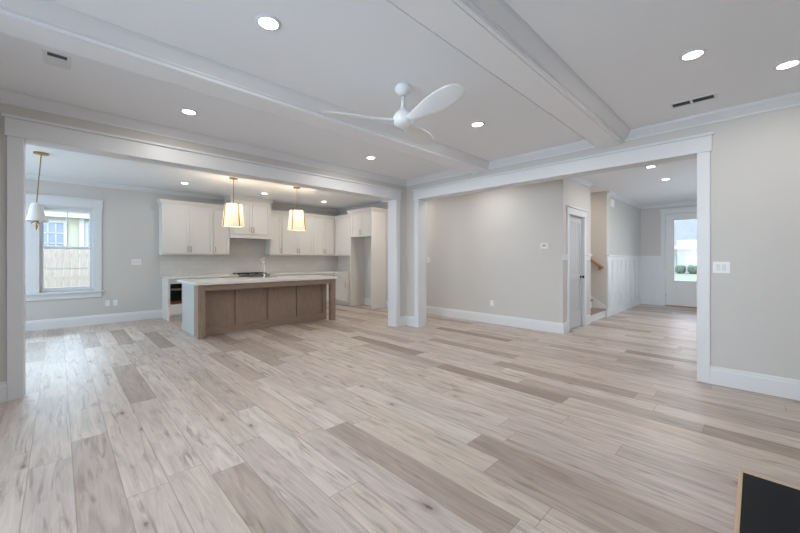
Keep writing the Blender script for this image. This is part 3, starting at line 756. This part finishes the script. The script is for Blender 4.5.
downlight(-8.29, 1.87, 'recessed kitchen light above the left wall cabinets', G2, 5)
downlight(-8.28, 3.545, 'recessed kitchen light in front of the hood cabinet', G2, 5)
downlight(-8.30, 5.21, 'recessed kitchen light near the fridge surround', G2, 8)
G4 = 'recessed lights of the passage behind the corner pillar'
downlight(-3.8, 5.66, 'recessed light of the passage, over the wall with the thermostat', G4, 8, warm=(1, .94, .88))
downlight(-6.2, 5.70, 'recessed light of the passage, beside the fridge surround', G4, 14, warm=(1, .92, .84))
downlight(-3.4, 8.52, 'recessed light over the staircase behind the hall wall', 'recessed light over the stairs', 9, warm=(1, .80, .60))
G3 = 'recessed lights of the hall'
downlight(-1.255, 7.20, 'nearer recessed light of the hall ceiling', G3, 14)
downlight(-1.25, 8.55, 'farther recessed light of the hall ceiling', G3, 14)

# ------------------------------------------------------------------ vents, switches, outlets, thermostat
r = thing('ceiling_vent', (-3.84, 0, CEIL), 'square white ceiling vent beside the left beam', 'vent')
xa, xb, ya, yb = -3.97, -3.715, -.085, .075
MB().box(xa, xb, ya, ya + .025, CEIL - .008, CEIL - .001).box(xa, xb, yb - .025, yb, CEIL - .008, CEIL - .001).box(xa, xa + .04, ya + .025, yb - .025, CEIL - .008, CEIL - .001).box(xb - .02, xb, ya + .025, yb - .025, CEIL - .008, CEIL - .001).build('vent_frame', TRIM, r)
MB().box(xa + .04, xb - .02, ya + .025, yb - .025, CEIL - .003, CEIL - .001).build('duct_shade', DARK, r)  # dark sheet painted in for the shade inside the duct
for k in range(6):
    xk = xa + .044 + k * .021
    s = MB(); s.prism([(xk, CEIL - .0085), (xk + .015, CEIL - .0085), (xk + .017, CEIL - .004), (xk + .002, CEIL - .004)], 'y', ya + .025, yb - .025)
    s.build('louver', TRIM, r)
r = thing('ceiling_vent', (-.453, 4.5, CEIL), 'narrow slotted ceiling vent near the hall opening header', 'vent')
xa, xb, yc = -.60, -.285, 4.5
MB().box(xa - .015, xb + .02, yc - .08, yc - .052, CEIL - .007, CEIL - .001).box(xa - .015, xb + .02, yc + .052, yc + .08, CEIL - .007, CEIL - .001).box(xa - .015, xa, yc - .052, yc + .052, CEIL - .007, CEIL - .001).box(xb, xb + .02, yc - .052, yc + .052, CEIL - .007, CEIL - .001).box(-.462, -.442, yc - .052, yc + .052, CEIL - .007, CEIL - .001).build('vent_frame', TRIM, r)
MB().box(xa, xb, yc - .052, yc + .052, CEIL - .003, CEIL - .001).build('duct_shade', DARK, r)  # flat dark sheet, stands in for the shade in the slots
for k in range(2):
    MB().box(xa, xb, yc - .012 + k * .016, yc - .008 + k * .016, CEIL - .006, CEIL - .003).build('louver', DARK, r)

def plate(face, u, plane, z, wd, ht, gangs, name, label, cat, rocker=True, group=None):
    M = frame_of(face, u, plane)
    r = thing(name, M @ Vector((0, 0, z)), label, cat, group)
    MB(M).box(-wd / 2, wd / 2, .0005, .007, z - ht / 2, z + ht / 2).build('plate', PLASTIC, r, bevel=.002)
    for k in range(gangs):
        c = (k - (gangs - 1) / 2) * .046
        if rocker: MB(M).box(c - .016, c + .016, .007, .011, z - .033, z + .033).build('rocker', ROCK, r, bevel=.0015)
        else:
            for dz in (-.02, .02): MB(M).box(c - .016, c + .016, .007, .010, z + dz - .014, z + dz + .014).build('socket', PLASTIC, r, bevel=.0015)
    return r
plate('-y', -.262, RY, 1.255, .135, .12, 2, 'light_switch', 'white double switch plate on the wall beside the hall opening', 'light switch')
plate('+x', 1.215, KX, 1.275, .165, .12, 3, 'light_switch', 'white triple switch plate between the window and wall cabinets', 'light switch')
plate('-y', -5.59, KY, 1.31, .075, .12, 1, 'light_switch', 'white single switch plate by the corner pillar', 'light switch')
plate('+x', .73, KX, .42, .075, .12, 1, 'wall_outlet', 'white wall outlet low beside the window, left of a pair', 'outlet', False, 'outlets beside the window')
plate('+x', .86, KX, .42, .075, .12, 1, 'wall_outlet', 'white wall outlet low beside the window, right of a pair', 'outlet', False, 'outlets beside the window')
plate('-y', -3.85, KY, .42, .075, .12, 1, 'wall_outlet', 'white wall outlet low on the wall below the thermostat', 'outlet', False)
r = thing('thermostat', (-2.745, KY, 1.57), 'white thermostat with grey screen on the hall wall', 'thermostat')
MB().box(-2.825, -2.665, KY - .008, KY - .0005, 1.525, 1.635).build('back_plate', PLASTIC, r, bevel=.003)
MB().box(-2.805, -2.685, KY - .026, KY - .008, 1.535, 1.625).build('case', PLASTIC, r, bevel=.005)
MB().box(-2.785, -2.715, KY - .0275, KY - .026, 1.57, 1.61).build('screen', LCD, r)
for k in range(3):
    MB().box(-2.705, -2.693, KY - .029, KY - .026, 1.555 + k * .022, 1.567 + k * .022).build('button', GRILL, r)
r = thing('door_chime', (HX, 9.37, 2.66), 'small white chime box high on the wainscot wall', 'door chime')
MB().box(HX + .0005, HX + .05, 9.26, 9.48, 2.57, 2.75).build('case', PLASTIC, r, bevel=.01)
MB().box(HX + .05, HX + .054, 9.30, 9.44, 2.60, 2.66).build('grille', PLASTIC, r)

# ------------------------------------------------------------------ hearth
r = thing('hearth', (.25, 2.2, 0), 'black granite hearth slab with a thin oak border on the floor', 'hearth')
MB().box(-.058, .62, 1.35, 3.062, 0.0, .012).build('slab', HEARTH, r, bevel=.002)
MB().box(-.078, -.058, 1.33, 3.082, 0, .014).box(-.058, .62, 3.062, 3.082, 0, .014).box(-.058, .62, 1.33, 1.35, 0, .014).build('border', OAKTRIM, r, bevel=.002)
struct(MB().box(.62, RX, 1.2, 3.2, 0, CEIL).build('wall_chimney', WALL), 'chimney breast')

# ------------------------------------------------------------------ outdoors
LAWN = paint('lawn', (126, 132, 108), .9, vary=.2, vscale=4)
SIDING = paint('yellow_siding', (184, 188, 168), .7)
WHITEX = paint('exterior_white', (188, 190, 192), .6)
ROOF = paint('grey_roof', (122, 126, 132), .8, vary=.15, vscale=3)
FENCEW = wood('fence_wood', (150, 138, 126), (178, 168, 156), 2, .8)
BUSHM = paint('bush_leaves', (88, 104, 86), .8, vary=.5, vscale=6)
PANE = paint('house_pane', (140, 155, 172), .15)
struct(MB().box(-60, 60, FY + T + .05, 90, -.5, -.4).box(-60, KX - T - .05, -40, FY + T + .05, -.5, -.4).build('ground', LAWN))
r = thing('fence', (-12.2, .3, -.4), 'weathered wooden board fence outside the kitchen window', 'fence')
for k in range(34):
    yk = -2.3 + k * .15
    MB().prism([(yk, -.4), (yk + .14, -.4), (yk + .14, 1.62), (yk + .11, 1.67), (yk + .03, 1.67), (yk, 1.62)], 'x', -12.21, -12.19).build('board', FENCEW, r)
for z in (.1, .80, 1.38):
    MB().box(-12.26, -12.21, -2.3, 2.8, z, z + .09).build('rail', FENCEW, r)
def wn_(M_, name, y0, y1, z0, z1, x, cols, rows, par):
    f = MB().box(x, x + .06, y0 - .09, y0, z0 - .09, z1 + .09).box(x, x + .06, y1, y1 + .09, z0 - .09, z1 + .09).box(x, x + .06, y0, y1, z0 - .09, z0).box(x, x + .06, y0, y1, z1, z1 + .09)
    for k in range(1, cols): f.box(x + .01, x + .04, y0 + (y1 - y0) * k / cols - .015, y0 + (y1 - y0) * k / cols + .015, z0, z1)
    for k in range(1, rows): f.box(x + .01, x + .04, y0, y1, z0 + (z1 - z0) * k / rows - .015, z0 + (z1 - z0) * k / rows + .015)
    o = f.build('window', WHITEX, par)
    MB().box(x + .005, x + .012, y0, y1, z0, z1).build('pane', PANE, o)
HXO = -15.2
r = thing('neighbor_house', (HXO - 2, .2, -.4), 'pale yellow house with white window trim behind the fence', 'house')
MB().box(HXO - 5, HXO, -6, 6, -.4, 5.5).build('wall', SIDING, r)
MB().box(HXO, HXO + .35, -6, 6, 2.62, 2.75).build('porch_band', WHITEX, r)
MB().box(HXO, HXO + .5, -6.2, 6.2, 3.02, 3.16).build('fascia', WHITEX, r)
wn_(None, '', -.75, .12, 1.2, 2.45, HXO, 5, 4, r)
wn_(None, '', .70, 1.5, 1.2, 2.45, HXO, 2, 2, r)
MB().box(HXO, HXO + .12, .48, .60, -.4, 2.62).build('corner_board', WHITEX, r)
r = thing('street_house', (-5.0, 58, -.4), 'white house with grey roof across the street beyond the entrance door', 'house')
MB().box(-14, 4, 54, 62, -.4, 2.9).build('wall', WHITEX, r)
MB().prism([(53.2, 2.8), (58, 6.6), (62.8, 2.8)], 'x', -14.5, 4.5).build('roof', ROOF, r)
MB().box(-14.3, 4.3, 52.6, 54, 2.45, 2.85).build('porch_roof', WHITEX, r)
for xa in (-9.0, -6.9, -4.6, -2.4):
    f = MB().box(xa - .1, xa, 53.9, 54, .5, 2.0).box(xa + .9, xa + 1.0, 53.9, 54, .5, 2.0).box(xa, xa + .9, 53.9, 54, 1.9, 2.0).box(xa, xa + .9, 53.9, 54, .5, .6).box(xa + .43, xa + .47, 53.92, 54, .6, 1.9)
    o = f.build('window', WHITEX, r); MB().box(xa, xa + .9, 53.97, 53.99, .6, 1.9).build('pane', PANE, o)
for xa in (-10, -7.6, -5.2, -2.8):
    MB().box(xa, xa + .2, 52.7, 52.9, -.4, 2.45).build('porch_post', WHITEX, r)
def blob(x, y, z, rx, rz, name, label, cat, group, mat):
    bm = bmesh.new(); bmesh.ops.create_icosphere(bm, subdivisions=4, radius=1)
    for v in bm.verts:
        n = v.co.normalized(); k = 1 + .10 * math.sin(9 * n.x + x) * math.sin(8 * n.y) + .08 * math.sin(17 * n.z + 5 * n.x) + random.uniform(-.05, .05)
        v.co = Vector((x + n.x * rx * k, y + n.y * rx * k, z + n.z * rz * k))
    m = MB(); m.bm.free(); m.bm = bm
    return tag(m.build(name, mat, smooth=True), label, cat, group)
blob(-6.15, 51.5, .12, .46, .60, 'bush', 'round clipped bush left of two in front of the white street house', 'bush', 'bushes of the street house', BUSHM)
blob(-5.05, 51.5, .12, .46, .60, 'bush', 'round clipped bush right of two in front of the white street house', 'bush', 'bushes of the street house', BUSHM)
